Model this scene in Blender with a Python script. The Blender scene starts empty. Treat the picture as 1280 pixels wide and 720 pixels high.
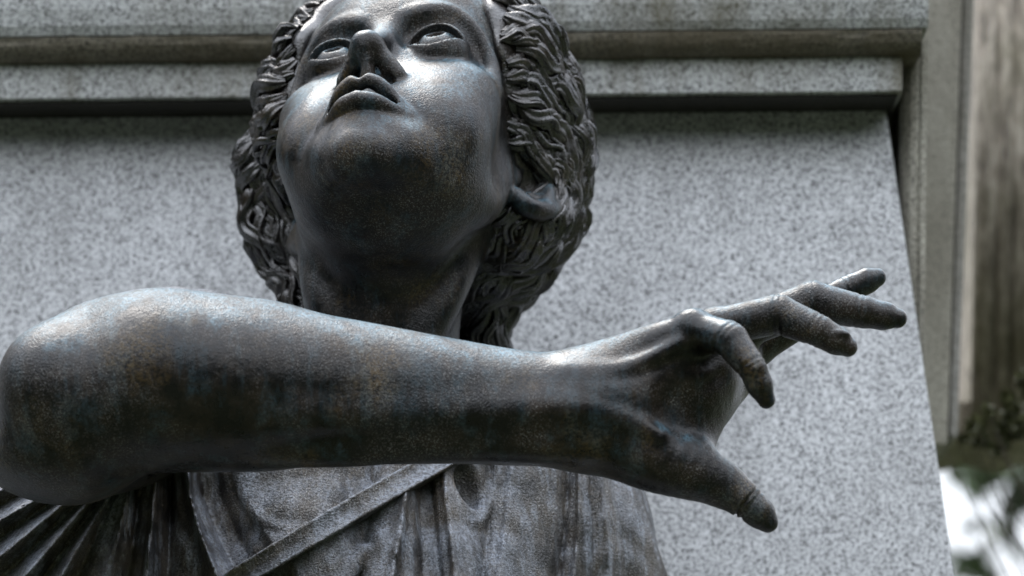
import bpy, bmesh, math, random
from concurrent.futures import ThreadPoolExecutor
import numpy as np
from mathutils import Vector, noise as mnoise

SC = bpy.context.scene
COL = SC.collection
R = math.radians
random.seed(7)
RNG = np.random.default_rng(7)

# ------------------------------------------------------------------ camera, world, sun, exposure
D = 4.5            # distance camera -> statue plane
CAMZ = 1.6         # eye height
UP = 0.9           # the subject stands this much above the lens (architectural shift lens)
cam = bpy.data.cameras.new('camera')
cam.sensor_width = 36
cam.lens = 36 * D / 1.28
cam.shift_y = UP / 1.28
cam.clip_end = 2000
cam.dof.use_dof = True
cam.dof.focus_distance = D - 0.20
cam.dof.aperture_fstop = 3.9
co = bpy.data.objects.new('camera', cam)
co.location = (0, -D, CAMZ)
co.rotation_euler = (R(90), 0, 0)
COL.objects.link(co)
SC.camera = co

SUN_EL, SUN_AZ = R(62), R(-24)     # azimuth measured from +Y towards +X: high, a little behind the monument
w = bpy.data.worlds.new('World')
SC.world = w
w.use_nodes = True
nt = w.node_tree
for n in list(nt.nodes): nt.nodes.remove(n)
sky = nt.nodes.new('ShaderNodeTexSky')
sky.sky_type = 'NISHITA'
sky.sun_disc = False
sky.sun_elevation = SUN_EL
sky.sun_rotation = SUN_AZ
sky.air_density = 1.0
sky.dust_density = 2.0
bg = nt.nodes.new('ShaderNodeBackground')
bg.inputs['Strength'].default_value = 0.115
wo = nt.nodes.new('ShaderNodeOutputWorld')
# broken white cloud over the blue sky
ctc = nt.nodes.new('ShaderNodeTexCoord')
cn = nt.nodes.new('ShaderNodeTexNoise')
cn.inputs['Scale'].default_value = 1.6
cn.inputs['Detail'].default_value = 6
cr_ = nt.nodes.new('ShaderNodeValToRGB')
cr_.color_ramp.elements[0].position = 0.30
cr_.color_ramp.elements[0].color = (.55, .55, .55, 1)
cr_.color_ramp.elements[1].position = 0.62
cmx = nt.nodes.new('ShaderNodeMix')
cmx.data_type = 'RGBA'
cmx.inputs[7].default_value = (6.9, 7.2, 7.7, 1)
nt.links.new(ctc.outputs['Generated'], cn.inputs['Vector'])
nt.links.new(cn.outputs['Fac'], cr_.inputs[0])
nt.links.new(cr_.outputs[0], cmx.inputs[0])
nt.links.new(sky.outputs[0], cmx.inputs[6])
sxyz = nt.nodes.new('ShaderNodeSeparateXYZ')
mr = nt.nodes.new('ShaderNodeMapRange')
mr.inputs[1].default_value = 0.0; mr.inputs[2].default_value = 1.0
mr.inputs[3].default_value = 0.62; mr.inputs[4].default_value = 3.3
vm = nt.nodes.new('ShaderNodeVectorMath')
vm.operation = 'SCALE'
nt.links.new(ctc.outputs['Generated'], sxyz.inputs[0])
nt.links.new(sxyz.outputs[2], mr.inputs[0])
nt.links.new(cmx.outputs[2], vm.inputs[0])
nt.links.new(mr.outputs[0], vm.inputs['Scale'])
nt.links.new(vm.outputs[0], bg.inputs[0])
nt.links.new(bg.outputs[0], wo.inputs[0])

sl = bpy.data.lights.new('sun', 'SUN')
sl.energy = 1.5
sl.angle = R(22)
sl.color = (1.0, 0.96, 0.9)
so = bpy.data.objects.new('sun', sl)
sd = Vector((math.sin(SUN_AZ) * math.cos(SUN_EL), math.cos(SUN_AZ) * math.cos(SUN_EL), math.sin(SUN_EL)))
so.rotation_euler = sd.to_track_quat('Z', 'Y').to_euler()
so.location = (0, 0, 12)
COL.objects.link(so)
SC.view_settings.view_transform = 'Standard'
SC.view_settings.look = 'None'
SC.view_settings.exposure = 0.90
SC.view_settings.gamma = 1


def W(px, py, y=0.0):
    k = (D + y) / D
    return np.array([(px - 640) / 1000 * k, y, CAMZ + (UP + (360 - py) / 1000) * k])


def K(y): return (D + y) / D / 1000


# ------------------------------------------------------------------ materials
def ramp(nt, fac, stops):
    r = nt.nodes.new('ShaderNodeValToRGB')
    el = r.color_ramp.elements
    while len(el) < len(stops): el.new(0.5)
    for e, (p, c) in zip(el, stops):
        e.position = p
        e.color = (*c, 1) if len(c) == 3 else c
    nt.links.new(fac, r.inputs[0])
    return r.outputs[0]


def g(v): return (v, v, v)


class Mat:
    def __init__(s, name):
        s.m = bpy.data.materials.new(name)
        s.m.use_nodes = True
        s.nt = s.m.node_tree
        s.b = s.nt.nodes['Principled BSDF']
        tc = s.nt.nodes.new('ShaderNodeTexCoord')
        s.co = tc.outputs['Object']

    def noise(s, scale, detail=4, rough=0.6, stretch=None, off=0):
        n = s.nt.nodes.new('ShaderNodeTexNoise')
        n.inputs['Scale'].default_value = scale
        n.inputs['Detail'].default_value = detail
        n.inputs['Roughness'].default_value = rough
        mp = s.nt.nodes.new('ShaderNodeMapping')
        mp.inputs['Location'].default_value = (off, off * 1.7, off * .6)
        if stretch: mp.inputs['Scale'].default_value = stretch
        s.nt.links.new(s.co, mp.inputs[0])
        s.nt.links.new(mp.outputs[0], n.inputs['Vector'])
        return n.outputs['Fac']

    def vor(s, scale, feature='F1', out='Distance'):
        n = s.nt.nodes.new('ShaderNodeTexVoronoi')
        n.feature = feature
        n.inputs['Scale'].default_value = scale
        s.nt.links.new(s.co, n.inputs['Vector'])
        return n.outputs[out]

    def mix(s, fac, a, b, mode='MIX'):
        n = s.nt.nodes.new('ShaderNodeMix')
        n.data_type = 'RGBA'
        n.blend_type = mode
        for sock, v in ((n.inputs[0], fac), (n.inputs[6], a), (n.inputs[7], b)):
            if isinstance(v, (int, float)): sock.default_value = v
            elif isinstance(v, tuple): sock.default_value = (*v, 1)
            else: s.nt.links.new(v, sock)
        return n.outputs[2]

    def mathn(s, op, a, b=0.0):
        n = s.nt.nodes.new('ShaderNodeMath')
        n.operation = op
        for sock, v in ((n.inputs[0], a), (n.inputs[1], b)):
            if isinstance(v, (int, float)): sock.default_value = v
            else: s.nt.links.new(v, sock)
        return n.outputs[0]

    def set(s, **kw):
        for k_, v in kw.items():
            sock = s.b.inputs[k_.replace('_', ' ')]
            if isinstance(v, (int, float)): sock.default_value = v
            elif isinstance(v, tuple): sock.default_value = (*v, 1)
            else: s.nt.links.new(v, sock)
        return s

    def bump(s, height, strength, dist):
        n = s.nt.nodes.new('ShaderNodeBump')
        n.inputs['Strength'].default_value = strength
        n.inputs['Distance'].default_value = dist
        s.nt.links.new(height, n.inputs['Height'])
        if s.b.inputs['Normal'].is_linked:
            s.nt.links.new(s.b.inputs['Normal'].links[0].from_socket, n.inputs['Normal'])
        s.nt.links.new(n.outputs[0], s.b.inputs['Normal'])
        return s


def bronze(name, dark=(0.004, 0.0037, 0.0038), warm=(0.022, 0.015, 0.010), ochre=(0.070, 0.047, 0.020), pale=(0.12, 0.215, 0.27),
           pale_amt=0.8, rough=(0.27, 0.52), grain=0.40, seed=0, ior=1.38, salt=0.34, up0=.54, streak=.14):
    m = Mat(name)
    nt = m.nt
    big = m.noise(4.2, 5, 0.62, off=seed)
    mid = m.noise(21, 6, 0.68, off=seed + 3)
    fine = m.noise(400, 2, 0.6, off=seed)
    grit = m.noise(230, 3, 0.75, off=seed + 1)
    drip = m.noise(9, 5, 0.65, stretch=(3.6, 3.6, .55), off=seed + 6)
    mul = lambda a, b: m.mathn('MULTIPLY', a, b)
    c = m.mix(ramp(nt, mid, [(0.44, g(0)), (0.64, g(1))]), dark, warm)
    # ochre and brown crusts in patches
    c = m.mix(mul(ramp(nt, m.noise(7, 6, .7, off=seed + 11), [(0.52, g(0)), (0.66, g(1))]), ramp(nt, grit, [(0.42, g(0)), (0.56, g(.9))])), c, ochre)
    # rain-washed pale patina: collects on surfaces open to the sky, runs down in drips, broken by grain
    geo = nt.nodes.new('ShaderNodeNewGeometry')
    sp = nt.nodes.new('ShaderNodeSeparateXYZ')
    nt.links.new(geo.outputs['Normal'], sp.inputs[0])
    up = ramp(nt, m.mathn('ADD', sp.outputs[2], mul(m.mathn('SUBTRACT', drip, 0.5), 1.5)), [(up0, g(.0)), (up0 + .5, g(1))])
    brk = ramp(nt, grit, [(0.36, g(.10)), (0.60, g(1))])
    c = m.mix(mul(mul(up, brk), pale_amt), c, pale)
    run = m.noise(13, 6, .7, stretch=(2.6, 2.6, .45), off=seed + 21)
    c = m.mix(mul(mul(ramp(nt, run, [(0.50, g(0)), (0.62, g(1))]), ramp(nt, grit, [(0.40, g(.25)), (0.56, g(1))])), streak), c, pale)
    # salt-and-pepper mineral grains
    sm = mul(ramp(nt, m.noise(520, 2, .7, off=seed + 9), [(0.54, g(0)), (0.64, g(1))]), ramp(nt, m.mathn('MULTIPLY', m.mathn('ADD', big, mid), .5), [(0.45, g(.03)), (0.58, g(1))]))
    c = m.mix(mul(sm, salt), c, (0.34, 0.34, 0.33))
    pm = ramp(nt, m.noise(260, 2, .6, off=seed + 15), [(0.34, g(1)), (0.42, g(0))])
    c = m.mix(mul(pm, .7), c, (0.005, 0.005, 0.005))
    rg = m.mix(ramp(nt, m.mathn('ADD', mul(mid, .5), mul(big, .5)), [(0.42, g(0)), (0.6, g(1))]), g(rough[0]), g(rough[1]))
    m.set(Base_Color=c, Metallic=0.0, Roughness=rg, IOR=ior)
    hgt = mul(fine, ramp(nt, big, [(0.42, g(.12)), (0.58, g(1.3))]))
    m.bump(hgt, 0.8 * grain, 0.0035)
    m.bump(grit, 0.5 * grain, 0.003)
    m.bump(m.noise(48, 4, .6, off=seed), 0.22, 0.004)
    return m.m


def granite(name, tint=(1, 1, 1), base=0.36, contrast=1.0, dirt=0.15, dirtcol=(0.10, 0.085, 0.045)):
    m = Mat(name)
    f = m.noise(235, 2, 0.75)
    f2 = m.noise(120, 3, 0.7, off=4)
    big = m.noise(2.2, 5, 0.6, off=2)
    t = lambda v: tuple(v * q for q in tint)
    k = contrast
    c = ramp(m.nt, f, [(0.35, t(base * (1 - .88 * k))), (0.43, t(base * (1 - .34 * k))), (0.52, t(base)), (0.68, t(base * (1 + .25 * k)))])
    c = m.mix(0.55, c, ramp(m.nt, f2, [(0.34, g(0.45)), (0.48, g(1.0)), (0.65, g(1.12))]), 'MULTIPLY')
    vc = m.nt.nodes.new('ShaderNodeTexVoronoi')
    vc.inputs['Scale'].default_value = 300
    m.nt.links.new(m.co, vc.inputs['Vector'])
    c = m.mix(0.55 * k, c, ramp(m.nt, m.mathn('MULTIPLY', vc.outputs['Color'], 1.0), [(0.0, g(.22)), (0.20, g(.45)), (0.27, g(1.0)), (1.0, g(1.22))]), 'MULTIPLY')
    clus = m.noise(18, 4, .6, off=9)
    c = m.mix(0.35, c, ramp(m.nt, clus, [(0.3, g(.72)), (0.5, g(1.0)), (0.7, g(1.12))]), 'MULTIPLY')
    strk = m.noise(4, 6, .7, stretch=(2.2, 2.2, .22), off=7)
    c = m.mix(m.mathn('MULTIPLY', ramp(m.nt, strk, [(0.50, g(0)), (0.72, g(1))]), min(1, dirt * 1.6)), c, dirtcol, 'MIX')
    c = m.mix(m.mathn('MULTIPLY', ramp(m.nt, big, [(0.45, g(0)), (0.75, g(1))]), dirt), c, dirtcol)
    m.set(Base_Color=c, Roughness=0.72, Specular_IOR_Level=0.35)
    m.bump(f, 0.35, 0.002)
    return m.m


M_BODY = bronze('bronze')
M_HAIR = bronze('bronze_hair', dark=(0.003, 0.0026, 0.0026), warm=(0.018, 0.011, 0.008), ochre=(0.045, 0.030, 0.016), pale=(0.15, 0.14, 0.14),
                pale_amt=0.4, rough=(0.20, 0.38), grain=0.45, seed=4, ior=1.75, salt=.22, up0=.45)
M_ROBE = bronze('bronze_robe', dark=(0.016, 0.014, 0.013), warm=(0.062, 0.048, 0.036), ochre=(0.13, 0.10, 0.065), pale=(0.25, 0.275, 0.32),
                pale_amt=0.95, up0=0.15, streak=.75, rough=(0.32, 0.55), grain=1.0, seed=8, ior=1.6, salt=.8)


# ------------------------------------------------------------------ object helpers
def link(name, me, mat=None, parent=None):
    o = bpy.data.objects.new(name, me)
    COL.objects.link(o)
    if mat is not None: me.materials.append(mat)
    if parent is not None: o.parent = parent
    return o


def thing(name, label, cat, loc=(0, 0, 0), group=None):
    o = bpy.data.objects.new(name, None)
    COL.objects.link(o)
    o.location = loc
    o.empty_display_size = .2
    o['label'] = label
    o['category'] = cat
    if group: o['group'] = group
    return o


def mesh_np(name, V, F, smooth=True, loc=(0, 0, 0)):
    me = bpy.data.meshes.new(name)
    V = np.asarray(V, np.float32) - np.asarray(loc, np.float32)
    F = np.asarray(F, np.int32)
    n = F.shape[1]
    me.vertices.add(len(V))
    me.vertices.foreach_set('co', V.ravel())
    me.loops.add(F.size)
    me.loops.foreach_set('vertex_index', F.ravel())
    me.polygons.add(len(F))
    me.polygons.foreach_set('loop_start', np.arange(0, F.size, n, dtype=np.int32))
    me.polygons.foreach_set('loop_total', np.full(len(F), n, np.int32))
    me.polygons.foreach_set('use_smooth', np.full(len(F), smooth))
    me.update()
    me.validate()
    return me


# ------------------------------------------------------------------ signed-distance sculpting
def smin(a, b, k):
    h = np.maximum(k - np.abs(a - b), 0) / k
    return np.minimum(a, b) - h * h * k * .25


def smax(a, b, k): return -smin(-a, -b, k)


def _far(P, lo, hi):
    """distance between the box of the sample points and the box lo..hi when it is clearly out of reach, else 0"""
    pl, ph = P.min(0), P.max(0)
    q = np.maximum(np.maximum(lo - ph, pl - hi), 0)
    d = float(np.sqrt((q * q).sum()))
    reach = 26.0 if float((ph - pl).max()) > 3 or abs(pl).max() > 8 else .07
    return d if d > reach else 0.0


def ell(P, c, r, rot=None):
    c_ = np.asarray(c, np.float32); m_ = float(max(r))
    fd = _far(P, c_ - m_, c_ + m_)
    if fd: return np.full(len(P), fd, np.float32)
    q = P - np.asarray(c, np.float32)
    if rot is not None: q = q @ rot
    r = np.asarray(r, np.float32)
    k0 = np.sqrt(((q / r) ** 2).sum(1)) + 1e-6
    k1 = np.sqrt(((q / (r * r)) ** 2).sum(1)) + 1e-9
    return k0 * (k0 - 1) / k1


def cap(P, a, b, ra, rb):
    a = np.asarray(a, np.float32); b = np.asarray(b, np.float32)
    ab = b - a
    t = np.clip(((P - a) @ ab) / max(float(ab @ ab), 1e-12), 0, 1)
    q = P - a - t[:, None] * ab
    return np.sqrt((q * q).sum(1)) - (ra + (rb - ra) * t)


def chain(P, pts, k=None):
    q_ = np.array([[*p, r_] for p, r_ in pts], np.float32)
    m_ = q_[:, 3:].max()
    fd = _far(P, q_[:, :3].min(0) - m_, q_[:, :3].max(0) + m_)
    if fd: return np.full(len(P), fd, np.float32)
    d = None
    for (a, ra), (b, rb) in zip(pts[:-1], pts[1:]):
        e = cap(P, a, b, ra, rb)
        d = e if d is None else (smin(d, e, k) if k else np.minimum(d, e))
    return d


def tube(P, pts, sub=4):
    """capsule chain along a Catmull-Rom spline through (point, radius) pairs"""
    q = np.array([[*p, r_] for p, r_ in pts], float)
    e = np.vstack([2 * q[0] - q[1], q, 2 * q[-1] - q[-2]])
    out = []
    for i in range(1, len(e) - 2):
        p0, p1, p2, p3 = e[i - 1:i + 3]
        for t in np.arange(sub) / sub:
            out.append(.5 * ((2 * p1) + (p2 - p0) * t + (2 * p0 - 5 * p1 + 4 * p2 - p3) * t * t + (3 * p1 - p0 - 3 * p2 + p3) * t ** 3))
    out.append(q[-1])
    return chain(P, [(o_[:3], o_[3]) for o_ in out])


def bone(P, pts, sub=10):
    """limb whose centre line and radius are smooth functions of x (no capsule rings)"""
    q = np.array([[*p, r_] for p, r_ in pts], float)
    m_ = q[:, 3].max()
    fd = _far(P, q[:, :3].min(0) - m_, q[:, :3].max(0) + m_)
    if fd: return np.full(len(P), fd, np.float32)
    ax = int(np.argmax(np.ptp(q[:, :3], axis=0)))
    if q[0, ax] > q[-1, ax]: q = q[::-1]
    e = np.vstack([2 * q[0] - q[1], q, 2 * q[-1] - q[-2]])
    out = []
    for i in range(1, len(e) - 2):
        p0, p1, p2, p3 = e[i - 1:i + 3]
        for t in np.arange(sub) / sub:
            out.append(.5 * ((2 * p1) + (p2 - p0) * t + (2 * p0 - 5 * p1 + 4 * p2 - p3) * t * t + (3 * p1 - p0 - 3 * p2 + p3) * t ** 3))
    out.append(q[-1])
    out = np.array(out)
    x = np.clip(P[:, ax], out[0, ax], out[-1, ax])
    c = np.stack([np.interp(x, out[:, ax], out[:, k]) for k in range(4)], 1).astype(np.float32)
    c[:, ax] = x
    d = P - c[:, :3]
    return np.sqrt((d * d).sum(1)) - c[:, 3]


def rotx(a):
    c, s_ = math.cos(a), math.sin(a)
    return np.array([[1, 0, 0], [0, c, -s_], [0, s_, c]])


def roty(a):
    c, s_ = math.cos(a), math.sin(a)
    return np.array([[c, 0, s_], [0, 1, 0], [-s_, 0, c]])


def rotz(a):
    c, s_ = math.cos(a), math.sin(a)
    return np.array([[c, -s_, 0], [s_, c, 0], [0, 0, 1]])


def surface_nets(f, lo, hi, h, n=8, margin=1.0):
    """Sparse naive surface nets of f(P)=0, evaluated only in blocks near the surface."""
    lo = np.asarray(lo, np.float64) + .00037
    nb = np.ceil((np.asarray(hi) - lo) / (h * n)).astype(int)
    bi = np.stack(np.meshgrid(*[np.arange(q) for q in nb], indexing='ij'), -1).reshape(-1, 3)
    ctr = (lo + (bi + .5) * n * h).astype(np.float32)
    dist = np.empty(len(ctr), np.float32)
    for s_ in range(0, len(ctr), 20000): dist[s_:s_ + 20000] = f(ctr[s_:s_ + 20000])
    act = bi[np.abs(dist) < n * h * 0.87 * 1.5 * margin]
    loc = np.stack(np.meshgrid(*[np.arange(n + 1)] * 3, indexing='ij'), -1).reshape(-1, 3)
    N = (nb * n + 3).astype(np.int64)

    def key(ijk): return (ijk[..., 0] * N[1] + ijk[..., 1]) * N[2] + ijk[..., 2]
    act = act[np.lexsort((act // 4).T[::-1])]
    def work(s_):
        blk = act[s_:s_ + 48]
        gi = blk[:, None, :] * n + loc[None]
        P = (lo + gi * h).reshape(-1, 3).astype(np.float32)
        v = f(P).reshape(-1, n + 1, n + 1, n + 1)
        sg = v < 0
        keep = sg.any((1, 2, 3)) & ~sg.all((1, 2, 3))
        if not keep.any(): return None
        blk, v = blk[keep], v[keep]
        quads = []
        acc = np.zeros((len(blk), n, n, n, 3), np.float32); cnt = np.zeros((len(blk), n, n, n), np.float32)
        for ax in range(3):
            sl0 = [slice(None)] * 4; sl1 = [slice(None)] * 4
            sl0[ax + 1] = slice(0, n); sl1[ax + 1] = slice(1, n + 1)
            a, b = v[tuple(sl0)], v[tuple(sl1)]
            cr = (a < 0) != (b < 0)
            t = np.where(cr, a / np.where(cr, a - b, 1), 0)
            oth = [q for q in range(3) if q != ax]
            for du in (0, 1):
                for dv in (0, 1):
                    s2 = [slice(None)] * 4
                    s2[oth[0] + 1] = slice(du, n + du); s2[oth[1] + 1] = slice(dv, n + dv)
                    c_ = cr[tuple(s2)]; tt = t[tuple(s2)]
                    cnt += c_
                    acc[..., ax] += tt
                    if du: acc[..., oth[0]] += c_
                    if dv: acc[..., oth[1]] += c_
            B, i, j, k_ = np.nonzero(cr)
            base = blk[B] * n + np.stack([i, j, k_], 1)
            inside = (a < 0)[B, i, j, k_]
            u = np.zeros(3, int); u[oth[0]] = 1
            w_ = np.zeros(3, int); w_[oth[1]] = 1
            q = np.stack([base - u - w_, base - w_, base, base - u], 1)
            ok = (q >= 0).all((1, 2))
            q = key(q)
            flip = inside if ax != 1 else ~inside
            quads.append(np.where(flip[:, None], q, q[:, ::-1])[ok])
        B, i, j, k_ = np.nonzero(cnt > 0)
        cell = blk[B] * n + np.stack([i, j, k_], 1)
        p = cell + acc[B, i, j, k_] / cnt[B, i, j, k_][:, None]
        return key(cell), lo + p * h, np.concatenate(quads)
    with ThreadPoolExecutor(4) as ex:
        res = [r_ for r_ in ex.map(work, range(0, len(act), 48)) if r_ is not None]
    keys, verts, quads = zip(*res)
    keys = np.concatenate(keys); verts = np.concatenate(verts); quads = np.concatenate(quads)
    o = np.argsort(keys)
    keys, verts = keys[o], verts[o]
    # faces on block borders were made by both blocks: keep one
    sq = np.sort(quads, 1)
    o = np.lexsort((sq[:, 3], sq[:, 1], sq[:, 0]))
    sq, quads = sq[o], quads[o]
    quads = quads[np.r_[True, (sq[1:] != sq[:-1]).any(1)]]
    idx = np.clip(np.searchsorted(keys, quads), 0, len(keys) - 1)
    miss = keys[idx] != quads
    if miss.any():      # a corner value of almost exactly zero: give the missing cell a vertex at its neighbours' mean
        mk, inv = np.unique(quads[miss], return_inverse=True)
        rows = np.nonzero(miss)[0]
        good = ~miss[rows]
        mean = (verts[idx[rows]] * good[..., None]).sum(1) / np.maximum(good.sum(1), 1)[:, None]
        nv = np.zeros((len(mk), 3)); c2 = np.zeros(len(mk))
        np.add.at(nv, inv, mean * (good.sum(1) > 0)[:, None]); np.add.at(c2, inv, (good.sum(1) > 0) * 1.0)
        idx[miss] = len(verts) + inv
        miss = miss & (c2[np.clip(idx - len(verts), 0, len(mk) - 1)] == 0)
        verts = np.concatenate([verts, nv / np.maximum(c2, 1)[:, None]])
    ok = ~miss.any(1)
    return verts, idx[ok]


def bounded(P, lo, hi, fn, far=None):
    """evaluate fn only for points inside the box; outside return distance to the box (+)"""
    lo = np.asarray(lo, np.float32); hi = np.asarray(hi, np.float32)
    q = np.maximum(np.maximum(lo - P, P - hi), 0)
    d = np.sqrt((q * q).sum(1)) + 0.03
    m = (q <= 0).all(1)
    if m.any(): d[m] = fn(P[m])
    return d


# ------------------------------------------------------------------ head frame
HS = 2.30          # mm of a life-size head -> mm here
H_ROT = roty(R(-5)) @ rotz(R(-13)) @ rotx(R(-46))
H_POS = W(480, 60, 0.0)


def h2w(p):
    p = np.atleast_2d(np.asarray(p, float)) * [1, -1, 1]
    return p @ H_ROT.T * HS / 1000 + H_POS


def w2h(P):
    q = (P - H_POS.astype(np.float32)) @ H_ROT.astype(np.float32) * (1000 / HS)
    return q * np.array([1, -1, 1], np.float32)


def head_local(P):
    A = np.abs(P[:, 0:1])
    S = np.concatenate([A, P[:, 1:]], 1)        # mirrored copy: x >= 0
    x, y, z = S[:, 0], P[:, 1], P[:, 2]
    d = ell(S, (0, -84, 34), (70, 92, 84))
    d = smin(d, ell(S, (0, -44, 38), (60, 51, 50)), 22)
    d = smin(d, ell(S, (0, -46, -38), (53.5, 50, 72)), 18)
    d = smin(d, ell(S, (41, -24, -24), (19, 17, 15)), 20)
    d = smin(d, ell(S, (32, -24, -56), (25, 25, 32)), 20)
    d = smin(d, ell(S, (0, -14, -62), (24, 24, 26)), 14)
    d = smin(d, tube(S, [((46, -76, -28), 10), ((43, -64, -64), 11), ((22, -22, -92), 10.5), ((9, -8, -100), 11)]), 18)
    d = smin(d, ell(S, (0, -4.5, -97.5), (14.5, 13.5, 12)), 12)
    d = smin(d, ell(S, (0, -46, -82), (33, 44, 16)), 16)
    # sockets: large, deep, with a clear outer rim
    d = smax(d, -ell(S, (32, 9.5, 3), (23, 15.5, 18)), 4)
    d = smax(d, -ell(S, (14, 8, 5), (7, 9, 10)), 7)
    br = tube(S, [((5, 2, 14), 4.2), ((18, 5, 23), 3.4), ((34, 2, 26.5), 3.2), ((48, -9, 19), 3.2), ((55.5, -21, 3), 3.6), ((55, -27, -12), 6)])
    d = smin(d, br, 5)
    # nose
    d = smin(d, cap(P, (0, -1, 12), (0, 16, -26), 6.0, 6.4), 9)
    d = smin(d, ell(S, (1.2, 20.5, -33), (7.8, 8.6, 7.6)), 5)
    d = smin(d, cap(S, (5, 18, -34.5), (13.5, 6.5, -42.5), 5.2, 5.6), 3)
    d = smin(d, cap(P, (0, 21.5, -38), (0, 10, -48), 3.4, 4.4), 3)
    d = smax(d, -cap(S, (5.2, 17, -46), (9.6, 8.0, -50), 2.8, 4.8), 1.4)
    # lips
    up = tube(S, [((0, 17.3, -65.4), 3.8), ((4.5, 17.8, -64.4), 4.0), ((12.5, 12.6, -67), 3.9), ((22.5, -0.5, -74.5), 2.4)])
    lo_ = tube(S, [((0, 16.4, -79.6), 4.6), ((10, 12.6, -79.2), 4.3), ((20.5, 0.4, -76), 2.0)])
    d = smin(d, up, 4)
    d = smin(d, lo_, 6.5)
    d = smax(d, -tube(S, [((0, 19, -72.8), 3.3), ((10, 15.0, -73.2), 2.7), ((20.5, 2.6, -75), 1.4)]), 1.4)
    d = smax(d, -ell(S, (0, 6, -72.6), (15.0, 13, 1.9)), 1.2)
    d = smin(d, ell(S, (0, 0.2, -87), (17, 10.5, 8)), 6)
    d = smin(d, ell(S, (19, -10, -87), (10, 10, 11)), 10)
    # philtrum and chin fold
    d = smax(d, -cap(P, (0, 19.5, -52), (0, 22.0, -62), 2.0, 2.6), 3.5)
    # eyes: ball, lids with an almond opening, carved iris
    ec = np.array([28.5, -9.0, 0], np.float32)
    Q = S - ec
    r = np.sqrt((Q * Q).sum(1))
    ball = r - 12.7
    lid = np.abs(r - 14.2) - 3.1
    xx = Q[:, 0]; zz = Q[:, 2]
    top_ = 10.2 * (1 - (xx / 15.5) ** 2) + .3
    bot_ = -10.2 * (1 - (xx / 15.5) ** 2) + .3
    opn = np.maximum(np.maximum(zz - top_, bot_ - zz), -Q[:, 1] - 1) * .8
    lid = smax(lid, -opn, 1.5)
    lid = smax(lid, np.abs(xx) - 18, 2)
    pdir = np.array([0.02, 0.95, 0.31], np.float32); pdir /= np.linalg.norm(pdir)
    ax = Q @ pdir
    rr = np.sqrt(np.maximum(r * r - ax * ax, 0))
    ball = smax(ball, -ell(Q, tuple(pdir * 11.0), (4.8, 5.6, 4.8)), 1.2)
    d = smin(d, lid, 2.2)
    d = np.minimum(d, ball)
    # ears
    E = S + np.array([2, 0, 8], np.float32)
    ear = tube(E, [((61, -80, -2), 3.0), ((63, -81, 11), 3.4), ((69, -89, 20), 4.0), ((76, -99, 14), 4.4),
                   ((79, -104, 0), 4.6), ((77, -101, -13), 4.8), ((72, -94, -24), 5.6), ((66, -87, -29), 5.8), ((61, -82, -26), 5)])
    ear = smin(ear, tube(E, [((70, -94, 8), 2.6), ((74, -99, -2), 2.8), ((71, -96, -13), 3.2), ((66, -89, -18), 3.6)]), 3)
    ear = smin(ear, ell(E, (60, -80, -10), (3.6, 4.5, 6.0)), 3)
    ear = smin(ear, ell(E, (66, -99, -6), (14, 7, 21), rotz(R(28))), 4)
    d = smin(d, ear, 3)
    return d


def head(P):
    return head_local(w2h(P)) * (HS / 1000)


def Cpt(px, py, y, rpx):
    return (W(px, py, y), rpx * K(y))


def neck(P):
    pts = [Cpt(497, 230, .095, 98), Cpt(488, 310, .085, 100), Cpt(479, 390, .10, 98), Cpt(477, 450, .12, 99), Cpt(480, 545, .17, 120)]
    d = bone(P, pts)
    # sternomastoid cords
    d = smin(d, bone(P, [Cpt(588, 280, .09, 22), Cpt(556, 370, .035, 20), Cpt(510, 460, .02, 18)]), .05)
    d = smin(d, bone(P, [Cpt(398, 300, .08, 18), Cpt(412, 380, .04, 18), Cpt(450, 460, .02, 17)]), .05)
    # windpipe
    d = smin(d, bone(P, [Cpt(472, 280, .005, 22), Cpt(475, 340, .005, 18), Cpt(478, 430, .025, 18)]), .06)
    return d


def torso(P):
    d = ell(P, W(470, 650, .22), (.32, .14, .20))
    # upper arm running from the shoulder forward to the elbow
    d = smin(d, tube(P, [Cpt(230, 490, .10, 100), Cpt(170, 502, .0, 104), Cpt(112, 522, -.2, 100), Cpt(92, 528, -.36, 90)]), .05)
    return d


AY = -.38


def arm(P):
    pts = [Cpt(114, 500, AY, 101), Cpt(190, 478, AY, 110), Cpt(290, 481, AY, 104), Cpt(420, 489, AY, 92),
           Cpt(560, 501, AY, 78), Cpt(650, 510, AY, 71.5), Cpt(725, 514, AY, 69)]
    # slightly flattened forearm, lengthened in depth near the elbow
    d = bone(P, pts)
    d = smin(d, bone(P, [Cpt(150, 470, AY + .05, 96), Cpt(320, 480, AY + .04, 88)]), .05)
    # elbow bone and the fold beneath it
    d = smin(d, ell(P, W(52, 480, AY - .03), (.042, .05, .050)), .05)
    d = smin(d, ell(P, W(66, 578, AY + .05), (.080, .10, .044)), .035)
    # tendons on the inner forearm
    d = smin(d, bone(P, [Cpt(290, 522, AY - .045, 7), Cpt(380, 520, AY - .066, 9), Cpt(480, 520, AY - .060, 9), Cpt(700, 512, AY - .056, 8)]), .03)
    d = smin(d, bone(P, [Cpt(300, 560, AY - .01, 8), Cpt(420, 568, AY - .037, 13), Cpt(560, 556, AY - .035, 13), Cpt(720, 560, AY - .035, 13)]), .03)
    return d


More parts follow.
